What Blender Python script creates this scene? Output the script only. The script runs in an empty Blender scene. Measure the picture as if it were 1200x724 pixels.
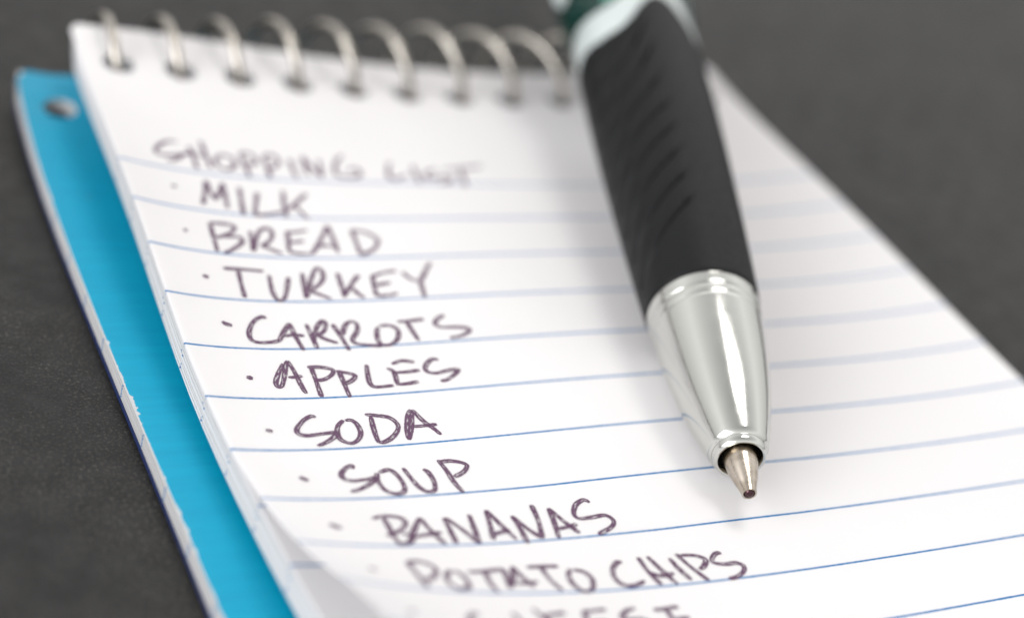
import bpy, bmesh, math, random
import numpy as np
from mathutils import Vector, Matrix
from mathutils.geometry import delaunay_2d_cdt

# Lengths below are in millimetres; MM turns them into metres.
MM = 0.001
SC = bpy.context.scene
COL = SC.collection
random.seed(4)

CAM_POS = [-45.048, -159.2595, 77.383]
CAM_ROWS = [[0.877031, -0.407986, 0.253701], [0.020469, 0.559318, 0.8287], [-0.479997, -0.721603, 0.49889]]
CAM_F = 2.08688

# ------------------------------------------------------------------ camera
cd = bpy.data.cameras.new("camera")
cam = bpy.data.objects.new("camera", cd)
COL.objects.link(cam)
rot = Matrix(CAM_ROWS).transposed().to_4x4()
cam.matrix_world = Matrix.Translation(Vector(CAM_POS) * MM) @ rot
cd.sensor_width = 36.0
cd.sensor_fit = 'HORIZONTAL'
cd.lens = CAM_F * 1000 / 1200 * 36
cd.clip_start = 0.005
cd.clip_end = 20
cd.dof.use_dof = True
cd.dof.focus_distance = 0.1385
cd.dof.aperture_fstop = 11.5
cd.dof.aperture_blades = 7
SC.camera = cam

# ------------------------------------------------------------------ light
world = bpy.data.worlds.new("World")
SC.world = world
world.use_nodes = True
wn = world.node_tree.nodes
wl = world.node_tree.links
bg = wn["Background"]
tc = wn.new("ShaderNodeTexCoord")
sep = wn.new("ShaderNodeSeparateXYZ")
ramp = wn.new("ShaderNodeValToRGB")
ramp.color_ramp.elements[0].position = 0.0
ramp.color_ramp.elements[0].color = (0.46, 0.455, 0.45, 1)
ramp.color_ramp.elements[1].position = 0.55
e3 = ramp.color_ramp.elements.new(1.0)
e3.color = (0.30, 0.30, 0.30, 1)
ramp.color_ramp.elements[1].color = (0.74, 0.735, 0.73, 1)
wl.new(tc.outputs["Generated"], sep.inputs[0])
wl.new(sep.outputs["Z"], ramp.inputs[0])
wl.new(ramp.outputs[0], bg.inputs[0])
bg.inputs[1].default_value = 1.1


def area_light(name, pos, target, size, energy, color):
    ld = bpy.data.lights.new(name, 'AREA')
    ld.shape = 'RECTANGLE'
    ld.size, ld.size_y = size[0] * MM, size[1] * MM
    ld.energy = energy
    ld.color = color
    o = bpy.data.objects.new(name, ld)
    COL.objects.link(o)
    o.location = Vector(pos) * MM
    o.rotation_euler = (Vector(target) - Vector(pos)).to_track_quat('-Z', 'Y').to_euler()
    return o


CEN = (40, -55, 0)
area_light("softbox_lamp", (170, 70, 590), CEN, (220, 220), 1.0, (1.0, 0.975, 0.94))
area_light("back_lamp", (330, 400, 210), CEN, (420, 260), 0.18, (1.0, 0.985, 0.96))

area_light("fill_lamp", (-440, -170, 200), CEN, (480, 300), 2.5, (0.98, 0.99, 1.0))

SC.render.engine = 'CYCLES'
SC.cycles.max_bounces = 10
SC.cycles.use_denoising = True
SC.view_settings.view_transform = 'Standard'
SC.view_settings.look = 'None'
SC.view_settings.exposure = 0.52
SC.view_settings.gamma = 1.0


# ------------------------------------------------------------------ helpers
def tag(o, label=None, category=None, kind=None, group=None):
    if label: o["label"] = label
    if category: o["category"] = category
    if kind: o["kind"] = kind
    if group: o["group"] = group
    return o


def empty(name, loc, label, category):
    o = bpy.data.objects.new(name, None)
    COL.objects.link(o)
    o.location = Vector(loc) * MM
    o.empty_display_size = 0.01
    return tag(o, label, category)


def mesh_obj(name, verts, faces, mat, parent=None, uvs=None, smooth=True, origin=(0, 0, 0)):
    """verts in world millimetres; the object hangs under parent (an Empty at origin)."""
    me = bpy.data.meshes.new(name)
    ox, oy, oz = origin
    me.from_pydata([((x - ox) * MM, (y - oy) * MM, (z - oz) * MM) for x, y, z in verts], [], faces)
    if uvs is not None:
        lay = me.uv_layers.new(name="page")
        li = np.empty(len(me.loops), dtype=np.int32)
        me.loops.foreach_get("vertex_index", li)
        arr = np.asarray(uvs, dtype=np.float32)[li]
        lay.data.foreach_set("uv", arr.ravel())
    mats = mat if isinstance(mat, (list, tuple)) else [mat]
    for m in mats:
        me.materials.append(m)
    me.validate()
    if smooth:
        me.polygons.foreach_set("use_smooth", [True] * len(me.polygons))
    o = bpy.data.objects.new(name, me)
    COL.objects.link(o)
    if parent: o.parent = parent
    return o


class NT:
    """small helper round a material's node tree"""
    def __init__(self, name):
        self.m = bpy.data.materials.new(name)
        self.m.use_nodes = True
        self.n = self.m.node_tree.nodes
        self.l = self.m.node_tree.links
        self.b = self.n["Principled BSDF"]

    def node(self, kind, **kw):
        x = self.n.new(kind)
        for k, v in kw.items():
            setattr(x, k, v)
        return x

    def link(self, a, b): self.l.new(a, b)

    def math(self, op, a, b=None, clamp=False):
        x = self.n.new("ShaderNodeMath"); x.operation = op; x.use_clamp = clamp
        for i, v in enumerate((a, b)):
            if v is None: continue
            if isinstance(v, (int, float)): x.inputs[i].default_value = v
            else: self.l.new(v, x.inputs[i])
        return x.outputs[0]

    def smooth(self, v, a, b, o0=0.0, o1=1.0):
        x = self.n.new("ShaderNodeMapRange"); x.interpolation_type = 'SMOOTHSTEP'
        self.l.new(v, x.inputs["Value"])
        x.inputs["From Min"].default_value = a; x.inputs["From Max"].default_value = b
        x.inputs["To Min"].default_value = o0; x.inputs["To Max"].default_value = o1
        return x.outputs["Result"]

    def noise(self, vec, scale, detail=3, rough=0.55):
        x = self.n.new("ShaderNodeTexNoise")
        x.inputs["Scale"].default_value = scale
        x.inputs["Detail"].default_value = detail
        x.inputs["Roughness"].default_value = rough
        if vec is not None: self.l.new(vec, x.inputs["Vector"])
        return x.outputs["Fac"]

    def mix(self, f, a, b):
        x = self.n.new("ShaderNodeMix"); x.data_type = 'RGBA'
        if isinstance(f, (int, float)): x.inputs[0].default_value = f
        else: self.l.new(f, x.inputs[0])
        for i, v in ((6, a), (7, b)):
            if isinstance(v, tuple): x.inputs[i].default_value = (*v, 1)
            else: self.l.new(v, x.inputs[i])
        return x.outputs[2]

    def bump(self, h, dist, strength=1.0):
        x = self.n.new("ShaderNodeBump")
        x.inputs["Strength"].default_value = strength
        x.inputs["Distance"].default_value = dist
        self.l.new(h, x.inputs["Height"])
        self.l.new(x.outputs[0], self.b.inputs["Normal"])

    def set(self, **kw):
        for k, v in kw.items():
            k = k.replace("_", " ")
            s = self.b.inputs[k]
            s.default_value = (*v, 1) if isinstance(v, tuple) else v
        return self


V0 = 24.93          # first ruled line, millimetres below the page's top edge
PITCH = 6.35


def paper_material(name, base, ruled=True, line_half=0.105, sparse=False):
    t = NT(name)
    tcn = t.node("ShaderNodeTexCoord")
    uv = t.node("ShaderNodeUVMap"); uv.uv_map = "page"
    s = t.node("ShaderNodeSeparateXYZ"); t.link(uv.outputs[0], s.inputs[0])
    # UVs are decimetres of paper, so 1 mm = 0.01
    v = t.math('MULTIPLY', s.outputs[1], 100.0)
    fib = t.noise(tcn.outputs["Object"], 900, 4, 0.6)
    blot = t.noise(tcn.outputs["Object"], 60, 2, 0.5)
    col = t.mix(t.smooth(blot, .35, .65), base, tuple(c * 0.985 for c in base))
    if ruled:
        k = t.math('DIVIDE', t.math('SUBTRACT', v, V0 - PITCH / 2), PITCH)
        fr = t.math('FRACT', k)
        d = t.math('MULTIPLY', t.math('ABSOLUTE', t.math('SUBTRACT', fr, 0.5)), PITCH)
        wob = t.math('MULTIPLY', t.math('SUBTRACT', t.noise(tcn.outputs["Object"], 2500, 2), 0.5), 0.06)
        d = t.math('ADD', d, wob)
        m = t.smooth(d, line_half * 0.6, line_half * 1.35, 1.0, 0.0)
        m = t.math('MULTIPLY', m, t.math('GREATER_THAN', v, V0 - 2))
        dens = t.smooth(t.noise(tcn.outputs["Object"], 3800, 2), 0.3, 0.7, 0.82, 1.0)
        m = t.math('MULTIPLY', m, dens)
        if sparse:      # the rulings bleed to the cut edge on some sheets only
            oi = t.node("ShaderNodeObjectInfo")
            m = t.math('MULTIPLY', m, t.smooth(oi.outputs["Random"], 0.55, 0.85, 0.0, 1.0))
        col = t.mix(m, col, (0.022, 0.215, 0.50))
    t.link(col, t.b.inputs["Base Color"])
    t.set(Roughness=0.62, IOR=1.4, Specular_IOR_Level=0.35)
    t.bump(fib, 0.00003, 0.5)
    # thin paper lets a little light through
    tr = t.node("ShaderNodeBsdfTranslucent"); t.link(col, tr.inputs[0])
    mx = t.node("ShaderNodeMixShader"); mx.inputs[0].default_value = 0.40
    t.link(t.b.outputs[0], mx.inputs[1]); t.link(tr.outputs[0], mx.inputs[2])
    out = t.n["Material Output"]; t.link(mx.outputs[0], out.inputs[0])
    return t.m


def plain(name, col, rough, metal=0.0, **kw):
    t = NT(name)
    t.set(Base_Color=col, Roughness=rough, Metallic=metal, **kw)
    return t


M_PAGE = paper_material("ruled_paper", (0.895, 0.88, 0.885))
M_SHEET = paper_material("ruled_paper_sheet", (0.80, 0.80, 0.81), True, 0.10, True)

M_TURNED = paper_material("ruled_paper_shaded", (0.60, 0.595, 0.60), True, 0.10)  # same paper, greyed: shade on the block's left side put into the colour

# ------------------------------------------------------------------ page shape
INK = {
 'SHOPPING': "6.47,20.18 6.12,19.92 5.19,20.39 4.24,21.58 3.96,22.42 4.34,22.73 5.35,22.57 6.41,22.22 6.11,22.79 5.4,23.43 4.77,23.67|7.55,20.51 7.58,22.13 7.46,24.33|8.95,19.3 8.91,21.39 8.87,23.88|6.43,22.27 7.51,21.7 9,22.02|10.19,21.58 9.61,22.57 9.73,23.42 10.27,23.9 11.12,23.47 11.53,22.52 11.34,21.67 10.75,21.33 10.19,21.58|12.5,20.74 12.46,22.82 12.42,24.87|12.5,20.74 13.29,20.62 13.79,21.3 13.76,22.05 13.28,22.56 12.59,22.66|14.85,20.87 14.64,22.83 14.45,24.77|14.85,20.87 15.69,20.61 16.09,21.32 15.96,22.09 15.21,22.92 14.6,22.99|17.33,21.19 17.19,22.87 17.13,24.52|18.72,20.6 18.56,22.3 18.45,23.82|18.79,20.65 19.22,22.7 19.76,24.03|20.34,21.07 20.03,22.64 19.72,24.18|23.02,20.08 22.11,21.25 21.53,22.54 21.45,23.62 22.1,24.05 23.35,23.99 23.97,23.18 23.69,22.41 22.77,22.78",
 'LIST': "27.73,21.07 27.24,22.24 26.76,23.86 27.38,24.16 28.79,23.47|30.01,21.62 29.77,23.28 29.66,25.06|32.29,22.2 31.23,22.8 30.67,23.57 31.04,24.05 32.65,23.68 33.37,23.99 32.83,24.67 31.75,24.85|33.24,22.16 35.21,21.92 37.74,21.31|35.05,22.1 34.72,23.63 34.37,25.46",
 'MILK': "6.57,30.28 7.25,28.17 7.82,26.24|7.82,26.24 7.78,28.05 7.96,29.31|7.96,29.31 8.73,27.86 9.38,26.28|9.38,26.28 9.08,28.49 8.82,30.5|10.83,26.81 10.47,28.95 10.09,31.31|12.39,27.48 11.85,29.12 11.28,31.06 12.12,31.07 14.12,30.45|15.05,26.85 14.58,28.85 14.12,31.32|17.24,27.23 15.85,28.75 14.42,30.26|15.45,29.06 15.8,30.35 16.18,31.48",
 'BREAD': "6.45,33.15 6.27,35.24 6.1,37.42|6.45,33.15 7.81,33.05 8.63,33.3 8.32,34.09 7.33,34.89 6.43,35.36|7.29,35.05 8.7,34.9 8.9,35.44 8.22,36.32 7.1,37.25 6.66,37.48|10,33.86 9.75,35.34 9.47,36.95|9.55,36.79 10.25,34.97 11.02,33.59 11.82,33.25 12.01,33.99 11.47,35.18 10.44,36.07|10.46,35.97 11.2,36.49 12.12,37.07|13.53,33.56 13.19,35.07 12.81,36.71|13.48,33.73 14.42,33.61 15.53,33.29|13.16,35.33 13.95,35.19 14.71,35|12.79,36.78 13.82,37 14.92,36.97|14.92,36.97 16.24,34.96 17.7,32.54|17.7,32.54 17.57,34.61 17.38,36.8|15.88,35.8 16.62,35.7 17.36,35.9|19.82,33.22 19.59,35.3 19.45,37.27|19.82,33.22 20.99,33.58 21.73,34.47 21.64,35.34 20.89,36.36 19.45,37.27",
 'TURKEY': "5.97,39.77 7.6,39.7 9.59,39.78|7.27,39.89 7.05,41.74 6.87,43.64|9.92,40.31 9.6,42.42 9.64,43.6 9.93,43.89 10.45,43.43 11.04,42.07 11.63,40.53|13.05,39.88 12.68,41.74 12.31,43.56|12.46,43.41 13.45,41.12 14.52,39.23 14.96,39.39 14.81,40.5 14.23,41.43 13.02,42.5|13.02,42.5 13.73,43.03 14.58,43.69|16.29,39.89 16.07,41.79 15.81,43.49|18.15,40.26 17,41.66 15.91,43.18|16.89,41.97 17.12,42.77 17.56,43.67|19.44,40.32 19.03,41.91 18.77,43.43|19.38,40.48 20.66,39.98 21.85,39.78|19.09,41.92 19.86,41.7 20.73,41.53|18.77,43.43 19.87,43.4 20.87,43.09|22.39,39.98 22.74,40.99 23.46,41.54|25.57,38.63 24.44,40.26 23.56,41.54|23.56,41.54 23.34,42.68 23.11,43.96",
 'CARROTS': "7.91,46.37 7.62,46.15 6.75,46.79 6.01,48.02 5.81,49.05 6.25,49.52 7.43,49.48 8.23,49.26|8.13,49.41 8.88,48.21 9.77,46.94|9.77,46.94 9.78,48.82 9.92,50.56|8.75,48.66 9.68,48.51 10.59,48.62|11.22,47.07 11.2,48.69 11.16,50.36|11.21,49.3 11.94,47.64 12.75,46.67 12.93,47.05 12.53,47.97 11.69,48.71|11.79,48.71 12.41,49.26 13.16,49.7|13.5,47.14 13.71,48.96 13.8,50.75|13.91,48.66 14.52,47.44 15.22,46.85 15.62,47.19 15.4,48.13 14.64,49.18 14.56,49.7 15.14,50.05 16.84,50.39|17.35,47.8 16.93,48.72 16.74,49.81 17.07,50.31 17.84,50.16 18.64,49.35 18.94,48.26 18.43,47.66 17.51,47.65|19.32,47.22 20.47,47.19 21.83,47.05|20.15,47.23 20.19,48.53 20.26,49.99|23.86,46.64 23.02,47.16 22.58,47.85 22.99,48.32 24.43,48.46 25.29,48.72 25.2,49.2 24.12,49.75 23.19,49.88",
 'APPLES': "7.64,52.23 6.83,53.49 6.27,54.62 6.25,55.2 6.62,55.07 7.16,54 7.66,52.74 8.09,51.85|8.09,51.85 8.24,53.26 8.24,55.03 8.31,56.1|7.5,54 8.09,53.97 8.72,53.83|9.82,52.8 9.65,54.59 9.43,56.61|9.5,52.73 10.59,52.78 11.49,53.15 11.27,53.78 10.39,54.37 9.61,54.46|11.98,53.44 11.87,54.99 11.74,56.78|11.75,53.37 12.66,53.7 13.14,54.05 12.66,54.67 11.74,55.11|14.6,52.73 14.28,53.89 14.02,55.18 14.35,55.68 15.91,55.64|16.16,53.33 16.56,53.91 16.29,55.47|16.77,52.86 17.79,52.51 18.82,52.81|16.53,53.99 17.57,54.02 18.85,53.9|16.13,55.53 16.99,55.55 18.19,55.37|21,52.73 20.42,52.61 19.58,53.38 19.38,54.12 20.05,54.47 21.2,54.25 22.13,54.18 21.73,54.73 20.74,55.41 20.06,55.55",
 'SODA': "8.03,59.11 7.76,58.92 6.93,59.44 6.08,60.41 5.97,61.03 6.6,61.3 7.96,61.12 9.12,61.07 8.57,61.67 7.71,62.24 6.97,62.58|10.16,59.59 9.51,60.22 9.12,61.07 9.11,61.96 9.74,62.44 10.46,62.07 10.99,61.23 11.08,60.23 10.8,59.64 10.3,59.65|12.54,59.35 12.16,61.09 11.95,62.6|12.15,59.05 13.1,59.28 13.98,59.63 14.33,60.44 14.12,61.18 13.38,61.99 12.5,62.53 11.97,62.55|16.15,58.85 15.51,59.68 14.9,61.15 14.55,62.51|14.55,62.51 15.35,60.95 16.08,59.23|16.23,58.86 16.58,60.33 17.07,61.42 17.37,62.23|15.48,60.96 16.5,60.96 17.54,60.91",
 'SOUP': "8.66,65.61 8.76,65.15 8.17,65.44 7.48,66.17 7.46,66.81 8.05,67.1 9.22,66.98 10,66.86 9.22,67.57 8.25,68.15 7.32,68.48|10.33,66.25 10,67.25 10.06,68.41 10.63,68.97 11.43,68.78 11.81,67.92 11.79,66.65 11.43,65.97 10.51,66.22|12.63,65.84 12.73,67.13 12.88,68.28 13.31,68.96 13.97,68.78 14.38,67.69 14.39,66.55 14.13,66.19|15.81,65.2 15.94,66.61 15.92,68.12 16.08,69.4|15.86,65.46 16.79,65.46 17.64,65.82 17.83,66.23 17.23,66.9 16.25,67.41",
 'BANANAS': "7.43,72.02 8.58,71.72 9.67,72.01 9.76,72.69 9.06,73.51 7.92,74.17 7.54,74.35|8.37,71.95 8.16,73.48 7.87,75.51|8.81,74.02 9.45,74.38 8.92,75.23 7.83,75.58|8.73,75.4 10.07,73.55 11.18,72.11|11.18,72.11 11.27,73.62 11.52,75.58|9.37,74.55 10.61,74.32 11.98,74.06|13.08,72.26 12.8,73.89 12.48,75.53|13.18,72.27 13.79,73.8 14.3,75.65|14.3,75.65 14.79,73.89 15.25,72.04|15.67,75.27 16.32,73.38 16.87,71.67|16.87,71.67 17.14,73.47 17.49,75.44|15.89,74.64 16.86,74.41 17.53,74.16|18.55,72.6 18.45,74.26 18.12,75.98|18.55,72.6 19.06,74.32 19.62,75.5|19.62,75.5 20.35,73.52 20.78,71.51|20.95,75.65 21.58,73.68 21.94,72.08|21.94,72.08 22.41,73.79 22.92,75.27|21.41,74.61 22.4,74.41 23.28,74.22|25.68,71.87 25.31,71.5 24.37,72 23.67,73.01 23.84,73.6 24.96,73.59 26.14,73.51 26.49,74.18 25.93,74.89 24.39,75.62",
 'POTATO': "7.21,78 6.98,80 6.73,81.81|7.24,77.95 8.39,77.94 8.96,78.64 8.69,79.49 7.68,80.42 6.88,80.64|10.08,79.08 9.32,79.82 8.95,80.81 9.14,81.64 10,81.57 10.51,80.83 10.65,79.77 10.36,79.07|11.33,79.29 12.78,79.19 14.45,78.95|12.74,79.26 12.34,80.67 12.2,82.05|14.41,79.01 13.99,80.22 13.54,81.45|13.54,81.45 14.6,80.02 15.31,78.68|15.31,78.68 15.35,79.82 15.56,81.37|14.22,80.79 15.19,80.81 16.29,80.63|16.42,78.84 17.5,78.82 19.04,78.89|17.56,78.83 17.44,80.37 17.62,81.84|19.81,79.32 19.26,79.97 18.98,80.96 19.17,81.91 19.78,82.06 20.42,81.54 20.87,80.55 20.66,79.73 19.96,79.46",
 'CHIPS': "24.4,79.07 24.09,78.92 23.21,79.71 22.78,80.68 22.92,81.48 23.53,81.77 24.48,81.54 24.98,81.26|26.06,78.61 25.93,80.26 26.07,81.95|26.87,78.61 27.11,80.2 27.42,82.01|25.86,80.37 26.66,80.91 27.9,80.75|28.56,79.06 28.62,80.4 28.84,81.72|29.4,78.63 29.72,80.23 30.25,81.97|29.66,78.89 30.8,79.06 31.45,79.61 30.92,80.3 30.28,80.65|33.21,79.1 32.68,79.13 31.99,79.69 31.95,80.13 32.78,80.41 33.79,80.42 34.13,80.92 33.65,81.5 32.79,81.92 32.02,82.06",
 'CHEESE': "8.73,85.27 8.21,85.28 7.31,86.33 6.61,87.82 7.32,88.53 8.48,87.89|11.72,84.71 11.85,86.17 11.63,88.12|13.79,84.07 14.03,85.38 14.16,87.52|11.85,86.17 12.65,86.33 13.82,85.94|14.47,84.81 15.21,84.73 16.19,84.52|14.38,84.83 13.92,86.26 13.52,87.55|13.91,86.15 14.53,86.02 15.43,85.82|13.52,87.55 14.39,87.41 15.38,87.06|17.69,84.48 18.72,84.34 19.8,84.24|17.77,84.48 17.33,85.99 17.11,87.25|17.32,85.88 18.11,85.75 18.99,85.6|17.11,87.25 17.95,87.16 18.86,86.97|22.24,84.25 21.33,84.55 20.62,85.15 20.73,85.58 22.01,85.56 22.5,86.02 21.81,86.8 20.85,87.05|23.67,84.63 24.75,84.57 25.89,84.44|24.71,84.63 24.58,85.78 24.39,87.01|24.58,85.78 25.33,85.75 26.08,85.73|24.39,87.01 25.11,87.01 25.88,86.95",
}
BULLETS = "4.19,27.97 4.65,28.02|3.68,34.79 4,34.92|3.85,41.08 4.31,41.33|3.97,47.05 4.25,47.36 4.7,47.49|4.03,54.01 4.5,54.18|3.49,60.58 4,60.75|4.08,66.44 4.53,67.01|3.79,72.74 4.03,73.09 4.47,73.33|3.47,79.41 4.02,79.53|2.64,86.1 3.1,86.31"
CP = np.array([2.4968, 0.298, 2.6589, 3.3395, -0.137, -6.2087, -2.6266, 6.0524, 13.0691, 2.1342, -0.412, -2.5836, -3.3708, -2.6894, -3.558, -3.0377, -0.6326, 4.0869, 0.174, -0.4756, -0.7249, -0.4429, 0.3449, 0.0002, -2.3127, -2.7927, -0.0032, -1.624, -1.0956, 0.2498, 1.0397, 0.8767, -0.1487, -1.346, -1.0742, 0.6012, -1.4339, -1.6476, -0.7054, -0.477, -1.0546, -1.5235, -1.1465, 0.0106, 1.5821, 0.243, -0.5653, -0.1376, -0.4086, -1.0246, -0.8405, 0.2603, 1.1998, 1.9903, 1.7476, 0.3967, 1.7954, 2.1522, 1.3351, 0.804, 1.2197, 1.6175, 1.9695]).reshape(7, 9)
DXC = np.array([1.2354, -0.2416, -3.1701, 1.9523, 1.1689, 0.46, -0.7641, -0.6407]).reshape(2, 4)


def bern(n, t):
    t = np.asarray(t, float)
    return np.stack([math.comb(n, i) * t**i * (1 - t)**(n - i) for i in range(n + 1)], -1)


PW, PL = 76.2, 127.0


def surf(u, v):
    u = np.clip(np.asarray(u, float), 0, PW); v = np.asarray(v, float)
    vv = np.where(v > 82, 82 + 9 * (1 - np.exp(-(v - 82) / 9)), v)
    return np.einsum('...i,ij,...j', bern(6, u / PW), CP, bern(8, vv / 100.0))


def skew(u, v):
    v = np.asarray(v, float)
    vv = np.where(v > 80, 80 + 12 * (1 - np.exp(-(v - 80) / 12)), v)
    return np.einsum('...i,ij,...j', bern(1, np.asarray(u, float) / PW), DXC, bern(3, vv / 100.0))


def z_base(u, v):
    """the pad's sheets: cupped, flat again towards the foot"""
    v = np.asarray(v, float)
    vv = np.where(v > 50, 50 + 10 * (1 - np.exp(-(v - 50) / 10)), v)
    return surf(u, vv)


def z_top(u, v):
    a, b = surf(u, v), z_base(u, v)
    d = a - b
    return b + np.where(d > 0, d, 0.0)


HOLE_V, HOLE_R, NH, HP = 6.34, 1.7, 12, 6.244
HOLE_U = [PW / 2 + (i - 5.5) * HP for i in range(NH)]

TABLE_Z = -6.6
OFF = -TABLE_Z      # lift everything so that the table is at z = 0


def flat_sheet(step, width=PW, length=PL, corner=0.6, seed=0, fine_to=None):
    """2-D sheet outline with its punched holes, triangulated with inner points"""
    pts, cons = [], []

    def loop(ps):
        b = len(pts); pts.extend(ps)
        cons.append([(b + i, b + (i + 1) % len(ps)) for i in range(len(ps))])
    out = []
    nx, ny = int(width / step), int(length / step)
    c = corner
    for i in range(nx + 1): out.append((c + (width - 2 * c) * i / nx, 0.0))
    for i in range(1, ny): out.append((width, length * i / ny))
    for i in range(nx + 1): out.append((width - c - (width - 2 * c) * i / nx, length))
    for i in range(1, ny): out.append((0.0, length * (1 - i / ny)))
    loop(out)
    for hu in HOLE_U:
        loop([(hu + HOLE_R * math.cos(a), HOLE_V - HOLE_R * math.sin(a)) for a in [2 * math.pi * k / 20 for k in range(20)]])
    for i in range(1, nx):
        for j in range(1, ny):
            x, y = width * i / nx, length * j / ny
            if any((x - hu)**2 + (y - HOLE_V)**2 < (HOLE_R + .35)**2 for hu in HOLE_U): continue
            pts.append((x, y))
    edges = [e for l in cons for e in l]
    vo, _, fo, _, _, _ = delaunay_2d_cdt([Vector(p) for p in pts], edges, [], 0, 1e-5)
    V = [(p.x, p.y) for p in vo]
    Fc = []
    for f in fo:
        cx = sum(V[i][0] for i in f) / len(f); cy = sum(V[i][1] for i in f) / len(f)
        if any((cx - hu)**2 + (cy - HOLE_V)**2 < (HOLE_R * .93)**2 for hu in HOLE_U): continue
        a, b, d = (V[i] for i in f[:3])
        if (b[0] - a[0]) * (d[1] - a[1]) - (b[1] - a[1]) * (d[0] - a[0]) > 0:
            f = list(reversed(f))       # v runs down the page, so flip to face up
        Fc.append(tuple(f))
    return V, Fc


def solid_sheet(name, flat, place, thick, mat, parent, uv_shift=(0, 0), origin=(0, 0, 0)):
    """place(u, v) -> x, y, z of the upper face; walls close the rim and the holes"""
    V, Fc = flat
    u = np.array([p[0] for p in V]); v = np.array([p[1] for p in V])
    x, y, z = place(u, v)
    n = len(V)
    verts = list(zip(x, y, z)) + list(zip(x, y, z - thick))
    faces = list(Fc) + [tuple(i + n for i in reversed(f)) for f in Fc]
    cnt = {}
    for f in Fc:
        for i in range(len(f)):
            a, b = f[i], f[(i + 1) % len(f)]
            cnt[(a, b)] = cnt.get((a, b), 0) + 1
    for (a, b) in cnt:
        if (b, a) not in cnt:
            faces.append((b, a, a + n, b + n))
    uv = [((a + uv_shift[0]) / 100, (b + uv_shift[1]) / 100) for a, b in V] * 2
    o = mesh_obj(name, [(a, b, c + OFF) for a, b, c in verts], faces, mat, parent, uv, smooth=False, origin=origin)
    me = o.data
    top = len(Fc) * 2
    sm = [i < top for i in range(len(me.polygons))]
    me.polygons.foreach_set("use_smooth", sm)
    # keep the rim crisp
    me.update()
    for e in me.edges: pass
    bm = bmesh.new(); bm.from_mesh(me)
    for e in bm.edges:
        if len(e.link_faces) == 2 and e.calc_face_angle(0) > 0.7: e.smooth = False
    bm.to_mesh(me); bm.free()
    return o


# ------------------------------------------------------------------ table
def table_material():
    t = NT("charcoal_leatherette")
    tcn = t.node("ShaderNodeTexCoord")
    v = tcn.outputs["Object"]
    g1 = t.noise(v, 1500, 4, 0.65)
    g2 = t.noise(v, 420, 3, 0.5)
    g3 = t.noise(v, 25, 3, 0.5)
    spk = t.smooth(t.noise(v, 3600, 3, 0.8), 0.50, 0.72)
    base = t.mix(t.smooth(g3, .3, .7), (0.0100, 0.0098, 0.0100), (0.015, 0.0146, 0.014))
    base = t.mix(t.math('MULTIPLY', t.math('MULTIPLY', spk, t.smooth(t.noise(v, 90, 3), .35, .65, .25, 1.0)), 1.0), base, (0.085, 0.08, 0.068))
    t.link(base, t.b.inputs["Base Color"])
    t.link(t.smooth(g2, .3, .7, 0.56, 0.74), t.b.inputs["Roughness"])
    h = t.math('ADD', t.math('MULTIPLY', g1, 0.6), t.math('MULTIPLY', g2, 0.7))
    t.bump(h, 0.00022, 0.85)
    t.set(IOR=1.5, Specular_IOR_Level=0.30)
    return t.m


TS = 900
tb = mesh_obj("table_surface", [(-TS, -TS, 0), (TS, -TS, 0), (TS, TS, 0), (-TS, TS, 0),
                                (-TS, -TS, -20), (TS, -TS, -20), (TS, TS, -20), (-TS, TS, -20)],
              [(0, 1, 2, 3), (7, 6, 5, 4), (0, 4, 5, 1), (1, 5, 6, 2), (2, 6, 7, 3), (3, 7, 4, 0)],
              table_material(), smooth=False)
tag(tb, "dark charcoal grained table surface under the notepad", None, "structure")

# ------------------------------------------------------------------ notepad
ORG = (38, -60, 0)
pad = empty("notepad", ORG, "small white ruled spiral notepad with a handwritten shopping list and blue cover", "notepad")

fine = flat_sheet(0.9)
coarse = flat_sheet(4.0)


def place_top(u, v):
    return u + skew(u, v), -v, z_top(u, v)


page = solid_sheet("top_page", fine, place_top, 0.09, M_PAGE, pad, origin=ORG)
page["label"] = "top page with the shopping list, its lower left edge curled up"

GAP = 0.128
NS = 20
rs = random.Random(11)
for k in range(1, NS + 1):
    jx, jy, jv = rs.uniform(-.10, .10), rs.uniform(-.10, .10), rs.uniform(-.16, .16)
    if k == 1: jx, jy, jv = 0.0, 0.0, 0.2

    def pl(u, v, k=k, jx=jx, jy=jy):
        fan = 0.012 * k * np.clip(1 - v / 60, 0, 1)
        return u + skew(u, v) + jx + fan, -v + jy, z_base(u, v) - 0.05 - GAP * k
    solid_sheet("page", coarse if k > 1 else flat_sheet(2.5), pl, 0.095, M_SHEET if k > 1 else M_PAGE, pad, (0, jv), origin=ORG)


# covers and the sheets already turned over lie under the pad, shifted to the left
def low_z(u, v):
    gx = np.clip((2.6 - u + 4.5) / 9.0, 0, 1.1)
    curl = 2.7 * gx**1.6 * np.exp(-(np.maximum(v, 0) / 12)**1.4)
    bend = 1.0 * np.exp(-(v / 9)**2)
    return -4.62 + np.maximum(curl, bend)


def low_x(u, v):
    return u - 5.0 + 1.6 * np.exp(-v / 18)


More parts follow.
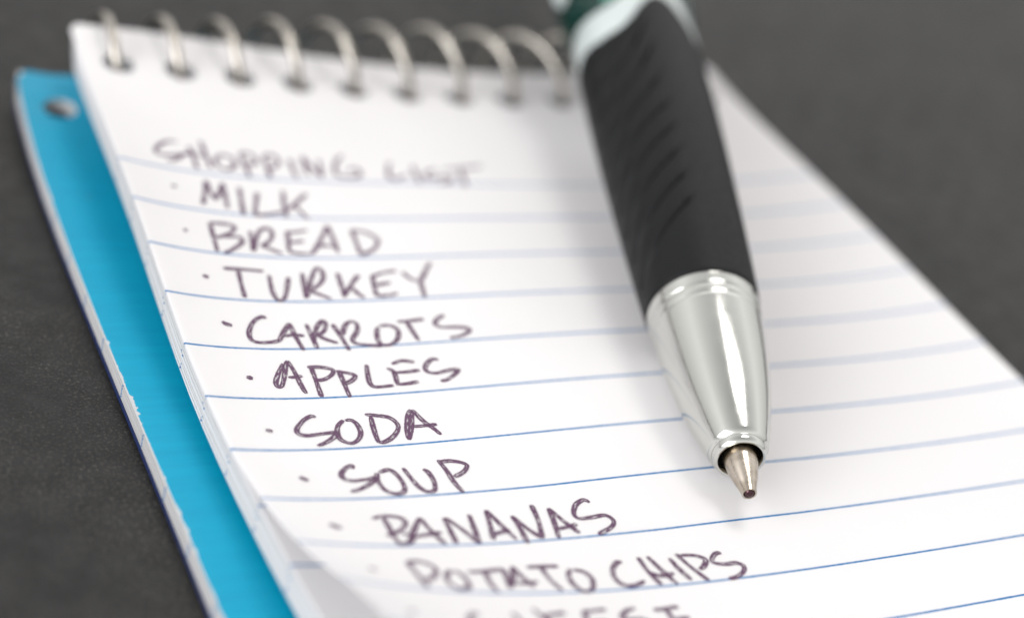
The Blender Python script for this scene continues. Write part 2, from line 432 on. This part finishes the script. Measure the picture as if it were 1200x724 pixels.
def cover_material():
    t = NT("blue_card")
    tcn = t.node("ShaderNodeTexCoord")
    uv = t.node("ShaderNodeUVMap"); uv.uv_map = "page"
    s = t.node("ShaderNodeSeparateXYZ"); t.link(uv.outputs[0], s.inputs[0])
    mp = t.node("ShaderNodeMapping"); mp.inputs["Scale"].default_value = (120, 1500, 300)
    t.link(tcn.outputs["Object"], mp.inputs[0])
    st = t.noise(mp.outputs[0], 1.0, 3, 0.6)
    col = t.mix(t.smooth(st, .2, .8), (0.0, 0.235, 0.385), (0.0, 0.27, 0.42))
    # worn white edge of the card, ragged
    w = t.noise(tcn.outputs["Object"], 300, 5, 0.7)
    lim = t.smooth(w, 0.52, 0.74, 0.0003, 0.0042)
    e = t.math('LESS_THAN', s.outputs[0], lim)
    chip = t.smooth(t.noise(tcn.outputs["Object"], 700, 2, 0.5), 0.765, 0.785)
    m = t.math('MAXIMUM', e, chip)
    geo = t.node("ShaderNodeNewGeometry")
    sn = t.node("ShaderNodeSeparateXYZ"); t.link(geo.outputs["True Normal"], sn.inputs[0])
    side = t.math('LESS_THAN', t.math('ABSOLUTE', sn.outputs[2]), 0.5)
    m = t.math('MAXIMUM', m, side)
    col = t.mix(m, col, (0.45, 0.455, 0.46))
    t.link(col, t.b.inputs["Base Color"])
    t.set(Roughness=0.45, IOR=1.4, Specular_IOR_Level=0.3)
    t.bump(st, 0.00004, 0.5)
    return t.m


M_COVER = cover_material()
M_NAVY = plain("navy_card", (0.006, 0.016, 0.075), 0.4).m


def placer(dz, jx=0.0, jy=0.0):
    def f(u, v):
        return low_x(u, v) + jx, -v + 0.8 + jy, low_z(u, v) - dz
    return f


cov_flat = flat_sheet(2.5, corner=1.2)
cover = solid_sheet("back_cover", cov_flat, placer(0.0), 0.26, M_COVER, pad, origin=ORG)
cover["label"] = "bright blue card cover with a worn white edge and a punched hole"
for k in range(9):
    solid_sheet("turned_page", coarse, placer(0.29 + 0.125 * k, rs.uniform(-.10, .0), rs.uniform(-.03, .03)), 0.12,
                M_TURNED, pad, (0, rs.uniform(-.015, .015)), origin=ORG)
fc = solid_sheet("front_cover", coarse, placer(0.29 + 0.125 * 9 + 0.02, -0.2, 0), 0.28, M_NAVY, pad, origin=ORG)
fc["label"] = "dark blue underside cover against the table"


# spiral wire: one helix through all the holes
def tube(name, path, r, mat, parent, seg=14, origin=(0, 0, 0), caps=True, radii=None):
    n = len(path)
    P = [Vector(p) for p in path]
    verts, faces = [], []
    prev = None
    for i in range(n):
        t = (P[min(i + 1, n - 1)] - P[max(i - 1, 0)]).normalized()
        if prev is None:
            a = t.orthogonal().normalized()
        else:
            a = (prev - t * prev.dot(t)).normalized()
        prev = a
        b = t.cross(a)
        rr = radii[i] if radii else r
        for k in range(seg):
            an = 2 * math.pi * k / seg
            verts.append(tuple(P[i] + a * (rr * math.cos(an)) + b * (rr * math.sin(an))))
    for i in range(n - 1):
        for k in range(seg):
            k2 = (k + 1) % seg
            faces.append((i * seg + k, i * seg + k2, (i + 1) * seg + k2, (i + 1) * seg + k))
    if caps:
        faces.append(tuple(reversed(range(seg)))); faces.append(tuple(range((n - 1) * seg, n * seg)))
    return mesh_obj(name, verts, faces, mat, parent, origin=origin)


def wire_material():
    t = NT("nickel_wire")
    tcn = t.node("ShaderNodeTexCoord")
    n = t.noise(tcn.outputs["Object"], 500, 3)
    t.link(t.mix(n, (0.36, 0.335, 0.30), (0.46, 0.43, 0.39)), t.b.inputs["Base Color"])
    t.set(Metallic=1.0, Roughness=0.30)
    return t.m


M_WIRE = wire_material()
CY, CZ, RY, RZ = -2.0, -0.75, 4.75, 5.25
path = []
a0, a1 = -0.55, 11 + 0.25     # turns, 0 = front leg passing the first hole
N = 56
for j in range(int((a1 - a0) * N) + 1):
    tt = a0 + j / N
    ang = 2 * math.pi * tt
    # front leg at angle pi (towards the page), then up and over to the back
    x = HOLE_U[0] - HP * 0 + tt * HP
    # a turn starts in the hole, falls behind the page and comes up under the next hole
    k = math.floor(tt + 0.5)
    loc = tt - k
    x = HOLE_U[0] + (tt) * HP
    sk = float(skew(np.array(min(max(x, 0), PW)), np.array(HOLE_V)))
    y = CY - RY * math.cos(ang)
    z = CZ - (RZ - (0.7 * max(0.0, 1 - max(tt, 0) / 4) if math.sin(ang) < 0 else 0)) * math.sin(ang)
    w = 0.5 + (y - CY) / (2 * RY)
    x += w * (1.9 - 5.6 * min(max(tt, -0.3), 11) / 9)
    path.append((x + sk + 0.25, y, z + OFF + 0.15 * math.sin(x * .7)))
wire = tube("spiral_wire", path, 0.50, M_WIRE, pad, origin=ORG)
wire["label"] = "silver spiral wire through the punched holes"


# ------------------------------------------------------------------ handwriting
def ink_material():
    t = NT("ballpoint_ink")
    uv = t.node("ShaderNodeUVMap"); uv.uv_map = "page"
    s = t.node("ShaderNodeSeparateXYZ"); t.link(uv.outputs[0], s.inputs[0])
    mp = t.node("ShaderNodeMapping"); mp.inputs["Scale"].default_value = (1.6, 1.5, 1)
    t.link(uv.outputs[0], mp.inputs[0])
    a = t.noise(mp.outputs[0], 1.0, 2, 0.5)
    mp2 = t.node("ShaderNodeMapping"); mp2.inputs["Scale"].default_value = (6, 9, 1)
    t.link(uv.outputs[0], mp2.inputs[0])
    b = t.noise(mp2.outputs[0], 1.0, 3, 0.6)
    # ball pens leave light streaks along the middle of a stroke
    cen = t.math('SUBTRACT', 1.0, t.math('ABSOLUTE', s.outputs[1]))
    skip = t.smooth(t.math('ADD', t.math('MULTIPLY', a, 0.9), t.math('ADD', t.math('MULTIPLY', cen, 0.17), t.math('MULTIPLY', b, 0.25))), 0.67, 0.84)
    col = t.mix(t.smooth(b, .3, .7), (0.044, 0.010, 0.044), (0.110, 0.038, 0.098))
    t.link(col, t.b.inputs["Base Color"])
    t.set(Roughness=0.5)
    # ragged rim and streaks show the paper under the ink
    rim = t.smooth(t.math('ADD', t.math('ABSOLUTE', s.outputs[1]), t.math('MULTIPLY', t.math('SUBTRACT', b, 0.5), 0.9)), 0.80, 1.02)
    hole = t.math('MAXIMUM', t.math('MULTIPLY', skip, 0.80), rim)
    tr = t.node("ShaderNodeBsdfTransparent")
    mx = t.node("ShaderNodeMixShader")
    t.link(hole, mx.inputs[0]); t.link(t.b.outputs[0], mx.inputs[1]); t.link(tr.outputs[0], mx.inputs[2])
    t.link(mx.outputs[0], t.n["Material Output"].inputs[0])
    return t.m


M_INK = ink_material()


def catmull(P, step=0.12):
    P = [np.array(p, float) for p in P]
    if len(P) == 2:
        n = max(2, int(np.linalg.norm(P[1] - P[0]) / step)); return [P[0] + (P[1] - P[0]) * i / n for i in range(n + 1)]
    Q = [2 * P[0] - P[1]] + P + [2 * P[-1] - P[-2]]
    out = []
    for i in range(1, len(Q) - 2):
        p0, p1, p2, p3 = Q[i - 1:i + 3]
        n = max(2, int(np.linalg.norm(p2 - p1) / step))
        for j in range(n):
            t = j / n
            out.append(0.5 * ((2 * p1) + (-p0 + p2) * t + (2 * p0 - 5 * p1 + 4 * p2 - p3) * t * t + (-p0 + 3 * p1 - 3 * p2 + p3) * t**3))
    out.append(P[-1])
    return out


stroke_no = 0


def write(name, strokes, label, width=0.49):
    global stroke_no
    verts, faces, uvs = [], [], []
    for st in strokes.split('|'):
        pts = [tuple(map(float, a.split(','))) for a in st.split()]
        C = catmull(pts)
        stroke_no += 1
        lift = 0.016 + 0.0022 * (stroke_no % 9)
        n = len(C); L = 0.0
        wob = rs.uniform(0, 6)
        base = len(verts)
        ends = [C[0]] + C + [C[-1]]
        for i, c in enumerate(C):
            t = C[min(i + 1, n - 1)] - C[max(i - 1, 0)]
            t = t / (np.linalg.norm(t) + 1e-9)
            nn = np.array([-t[1], t[0]])
            if i: L += float(np.linalg.norm(C[i] - C[i - 1]))
            e = min(i, n - 1 - i) * 0.12
            w = width * 0.5 * (0.93 + 0.1 * math.sin(L * 1.7 + wob)) * min(1.0, 0.62 + 0.38 * e / 0.25)
            for q in (-1, -.33, .33, 1):
                p = c + nn * w * q
                verts.append((p[0], p[1], lift)); uvs.append((L + 13.7 * stroke_no, q))
        for i in range(n - 1):
            for q in range(3):
                a = base + i * 4 + q
                faces.append((a, a + 1, a + 5, a + 4))
    u = np.array([p[0] for p in verts]); v = np.array([p[1] for p in verts]); l = np.array([p[2] for p in verts])
    x = u + skew(u, v); z = z_top(u, v) + l + OFF
    vv = list(zip(x, -v, z))
    a, b, c = (Vector(vv[i]) for i in faces[0][:3])
    if (b - a).cross(c - a).z < 0: faces = [tuple(reversed(f)) for f in faces]
    o = mesh_obj(name, vv, faces, M_INK, page, uvs, smooth=False, origin=ORG)
    o["label"] = label
    return o


for word, st in INK.items():
    write("handwritten_word", st, "handwritten word " + word + " in dark purple ballpoint")
for st in BULLETS.split('|'):
    write("bullet_dot", st, "small pen dot before an item", 0.62)

# ------------------------------------------------------------------ pen
PEN_TIP = [36.333, -75.919, 1.974]
PEN_AZ, PEN_EL = 1.26366, 0.13959

D = Vector((math.cos(PEN_EL) * math.cos(PEN_AZ), math.cos(PEN_EL) * math.sin(PEN_AZ), math.sin(PEN_EL)))
AX = D.cross(Vector((0, 0, 1))).normalized()
BX = AX.cross(D)
TIP = Vector(PEN_TIP) + Vector((0, 0, OFF))
pen = empty("ballpoint_pen", tuple(TIP), "ballpoint pen with black rubber grip, silver metal tip and green barrel lying on the notepad", "pen")


def slant(s, th):
    """the grip's upper end rises in a lobe along the top of the pen"""
    if s < 43: return 0.0
    a = min(1.0, (s - 43) / 14.0) if s < 62.5 else max(0.0, 1 - (s - 62.5) / 22.0)
    deg = (math.degrees(th) + 90) % 360 - 90
    q = min(1.0, max(0.0, (deg - 125) / 50.0)) * min(1.0, max(0.0, (270 - deg) / 60.0))
    return (6.8 * math.exp(-((deg - 84) / 32)**2) + 1.9 * q) * a * a * (3 - 2 * a)


def lathe(name, prof, mat, seg=96, radial=None, close=False):
    """prof: (s, r) along the pen's axis from the tip"""
    verts, faces = [], []
    for s, r in prof:
        for k in range(seg):
            th = 2 * math.pi * k / seg
            rr = r if radial is None else radial(s, th, r)
            verts.append(tuple(TIP + D * (s + slant(s, th)) + AX * (rr * math.cos(th)) + BX * (rr * math.sin(th))))
    n = len(prof)
    for i in range(n - 1):
        for k in range(seg):
            k2 = (k + 1) % seg
            faces.append((i * seg + k, i * seg + k2, (i + 1) * seg + k2, (i + 1) * seg + k))
    if close:
        faces.append(tuple(reversed(range(seg)))); faces.append(tuple(range((n - 1) * seg, n * seg)))
    o = mesh_obj(name, verts, faces, mat, pen, origin=tuple(TIP))
    bm = bmesh.new(); bm.from_mesh(o.data)
    bmesh.ops.recalc_face_normals(bm, faces=bm.faces)
    for e in bm.edges:
        if len(e.link_faces) == 2 and e.calc_face_angle(0) > 0.6: e.smooth = False
    bm.to_mesh(o.data); bm.free()
    return o


def chrome_material():
    t = NT("satin_chrome")
    tcn = t.node("ShaderNodeTexCoord")
    n = t.noise(tcn.outputs["Object"], 900, 3)
    t.set(Base_Color=(0.61, 0.615, 0.585), Metallic=1.0)
    t.link(t.smooth(n, .3, .7, 0.13, 0.19), t.b.inputs["Roughness"])
    t.bump(t.noise(tcn.outputs["Object"], 4000, 2), 0.000002, 0.5)
    return t.m


def refill_material():
    t = NT("brushed_nickel")
    tcn = t.node("ShaderNodeTexCoord")
    n = t.noise(tcn.outputs["Object"], 700, 4)
    t.link(t.mix(t.smooth(n, .35, .65), (0.42, 0.36, 0.29), (0.56, 0.50, 0.43)), t.b.inputs["Base Color"])
    t.set(Metallic=1.0)
    t.link(t.smooth(n, .3, .7, 0.16, 0.30), t.b.inputs["Roughness"])
    return t.m


def rubber_material():
    t = NT("black_rubber")
    tcn = t.node("ShaderNodeTexCoord")
    n = t.noise(tcn.outputs["Object"], 2500, 3, 0.6)
    t.set(Base_Color=(0.0034, 0.0036, 0.0042), IOR=1.45, Specular_IOR_Level=0.24)
    t.link(t.smooth(n, .3, .7, 0.5, 0.62), t.b.inputs["Roughness"])
    t.bump(n, 0.00002, 0.5)
    return t.m


M_CHROME = chrome_material()
M_REFILL = refill_material()
M_RUBBER = rubber_material()
M_BLACK = plain("dark_bore", (0.006, 0.006, 0.008), 0.5).m
M_BALL = plain("inked_ball", (0.07, 0.035, 0.04), 0.14, 0.85).m
M_WHITE = plain("pale_silver_plastic", (0.42, 0.46, 0.455), 0.3).m
M_GREEN = plain("dark_green_plastic", (0.0012, 0.022, 0.017), 0.22, 0.0, Specular_IOR_Level=0.35).m
M_LGREEN = plain("green_plastic_sheen", (0.055, 0.19, 0.145), 0.3).m  # paler green stands in for soft light reflected on the barrel

S_M, S_B = 3.77, 21.05
# metal cone, from its mouth back to the grip
kn_s = [S_M, S_M + 5.75, S_M + 11.5, S_B]
kn_r = [2.14, 3.61, 4.45, 4.93]


def cone_r(s):
    # smooth ogive through the measured radii
    c = np.polyfit(kn_s, kn_r, 3)
    return float(np.polyval(c, s))


prof = [(S_M + 3.0, 1.66), (S_M + 0.5, 1.66), (S_M + 0.15, 1.70), (S_M - 0.05, 1.82), (S_M - 0.08, 1.95), (S_M + 0.02, 2.08), (S_M + 0.22, 2.17), (S_M + 0.5, 2.215),
        (S_M + 0.62, 2.19), (S_M + 0.68, 2.20)]
s = S_M + 0.85
while s < S_B - 0.02:
    r = cone_r(s)
    for g, gw, gd in ((S_B - 1.35, .16, .10), (S_B - 2.35, .14, .07)):
        if abs(s - g) < gw * 2: r -= gd * math.exp(-((s - g) / gw)**2)
    prof.append((s, r))
    s += 0.08 if s > S_B - 3.2 else 0.35
prof += [(S_B - 0.06, 4.93), (S_B + 0.05, 4.84), (S_B + 0.08, 4.5), (S_B + 1.5, 4.4)]
lathe("metal_cone", prof, M_CHROME, 128)
lathe("bore_sleeve", [(S_M + 0.6, 1.63), (S_M + 2.8, 1.60), (S_M + 2.9, 0.6)], M_BLACK, 48)
# refill tip with its ball
rf = lathe("refill_tip", [(0.30, 0.36), (0.02, 0.46), (-0.02, 0.52), (0.02, 0.58), (0.22, 0.62), (0.28, 0.62), (0.55, 0.68), (1.0, 0.80), (1.7, 1.00), (2.5, 1.19), (3.2, 1.31), (4.0, 1.40),
                     (5.2, 1.46), (6.6, 1.48)], M_REFILL, 64)
bm = bmesh.new(); bmesh.ops.create_uvsphere(bm, u_segments=32, v_segments=20, radius=0.47 * MM)
me = bpy.data.meshes.new("writing_ball"); bm.to_mesh(me); bm.free(); me.materials.append(M_BALL)
me.polygons.foreach_set("use_smooth", [True] * len(me.polygons))
ball = bpy.data.objects.new("writing_ball", me); COL.objects.link(ball); ball.parent = rf
ball.location = D * (0.30 * MM)

# rubber grip with slanting grooves
G0, G1 = S_B + 0.10, 57.2
gk_s = [S_B, 28.0, 36.5, 45.0, 51.5, 57.5, G1]
gk_r = [4.99, 5.38, 5.80, 6.12, 6.32, 6.42, 6.36]
gc = np.polyfit(gk_s, gk_r, 4)


def groove(s, th, r):
    deg = math.degrees(th) % 360
    d = 0.0
    for lo, hi, sgn in ((98, 186, 1), (-30, 52, -1)):
        for dd in (deg, deg - 360):
            if lo <= dd <= hi:
                w = (dd - lo) / (hi - lo) if sgn > 0 else (hi - dd) / (hi - lo)   # 0 at the top of the pen
                edge = min(1.0, (w / 0.12)) * min(1.0, (1 - w) / 0.05)
                lead = 7.6 * (1 - w)**1.25
                ph = (s - lead - 20.2) / 3.45
                fr = abs(ph - round(ph)) * 3.45
                if 0.3 < round(ph) < 10.6:
                    d = max(d, 0.46 * math.exp(-(fr / 0.27)**2) * max(0.0, edge))
    return r - d


gp = [(G0, 4.55), (G0 + 0.02, 4.88)]
s = G0 + 0.12
while s < G1 - 0.1:
    gp.append((s, float(np.polyval(gc, s)) - (0.06 if s < G0 + 0.2 else 0))); s += 0.22
gp += [(G1, 6.28), (G1 + 0.05, 5.8)]
lathe("rubber_grip", gp, M_RUBBER, 200, radial=groove)

lathe("white_ring", [(G1 + 0.06, 5.75), (G1 + 0.08, 6.22), (G1 + 0.25, 6.30), (G1 + 4.8, 6.36), (G1 + 5.0, 6.28), (G1 + 5.02, 5.9)], M_WHITE, 96)
B0, B1 = G1 + 5.04, 128.0
lathe("barrel", [(B0, 5.8), (B0 + 0.02, 6.22), (B0 + 0.3, 6.28), (B0 + 3, 6.7), (B0 + 6, 7.05), (B0 + 9, 7.2), (B0 + 13, 7.25), (B0 + 18, 7.2), (B0 + 30, 6.8), (B0 + 45, 6.0), (B1 - 10, 5.2), (B1 - 0.4, 4.9), (B1, 4.5)], M_GREEN, 96)


def panel(name, s0, s1, th0, th1, r, mat, n=24, m=14, shape=None):
    verts, faces = [], []
    for i in range(n + 1):
        sv = s0 + (s1 - s0) * i / n
        a, b = (th0, th1) if shape is None else shape(i / n)
        for j in range(m + 1):
            th = math.radians(a + (b - a) * j / m)
            verts.append(tuple(TIP + D * (sv + slant(sv, th)) + (AX * math.cos(th) + BX * math.sin(th)) * r(sv)))
    for i in range(n):
        for j in range(m):
            a = i * (m + 1) + j
            faces.append((a, a + 1, a + m + 2, a + m + 1))
    return mesh_obj(name, verts, faces, mat, pen, origin=tuple(TIP))


panel("green_sheen", B0 + 0.6, B0 + 28, 0, 0, lambda q: float(np.interp(q, [B0, B0 + 3, B0 + 6, B0 + 9, B0 + 13, B0 + 18, B0 + 30], [6.28, 6.75, 7.1, 7.25, 7.3, 7.25, 6.85])), M_LGREEN, 40, 14, lambda t: (60, 138))  # painted reflection over the dark green barrel, not a separate part
lathe("end_cap", [(B1, 4.6), (B1 + 0.1, 5.0), (B1 + 5, 4.7), (B1 + 6, 4.0), (B1 + 6.1, 2.2), (B1 + 6.2, 2.1)], M_CHROME, 64)
lathe("push_button", [(B1 + 5.5, 2.0), (B1 + 11.4, 2.0), (B1 + 12, 1.5), (B1 + 12.1, 0.05)], M_CHROME, 48)
# pocket clip along the barrel's left side, its tip just inside the frame
cl = []
for t_ in range(31):
    q = t_ / 30
    sv = B1 + 3 - (B1 + 3 - 68.5) * q
    rr = 5.2 + 2.7 * math.sin(min(1, q * 6) * math.pi / 2) - 0.7 * max(0, q - 0.9) / 0.1
    cl.append((sv, rr, 1.9 - 0.9 * q))
verts, faces = [], []
ca = math.radians(172)
cr, ct = AX * math.cos(ca) + BX * math.sin(ca), -AX * math.sin(ca) + BX * math.cos(ca)
for sv, rr, hw in cl:
    for (dx, dr) in ((-hw, 0.1), (-hw * .8, 0), (hw * .8, 0), (hw, 0.1), (hw, 0.7), (hw * .7, 0.95), (-hw * .7, 0.95), (-hw, 0.7)):
        verts.append(tuple(TIP + D * sv + cr * (rr + dr) + ct * dx))
for i in range(30):
    for k in range(8):
        k2 = (k + 1) % 8
        faces.append((i * 8 + k, i * 8 + 8 + k, i * 8 + 8 + k2, i * 8 + k2))
faces += [tuple(range(8)), tuple(reversed(range(240, 248)))]
mesh_obj("pocket_clip", verts, faces, M_WHITE, pen, smooth=False, origin=tuple(TIP))

# the camera was measured with the page near z = 0; lift it with everything else
cam.location.z += OFF * MM
for o in bpy.data.objects:
    if o.type == 'LIGHT': o.location.z += OFF * MM
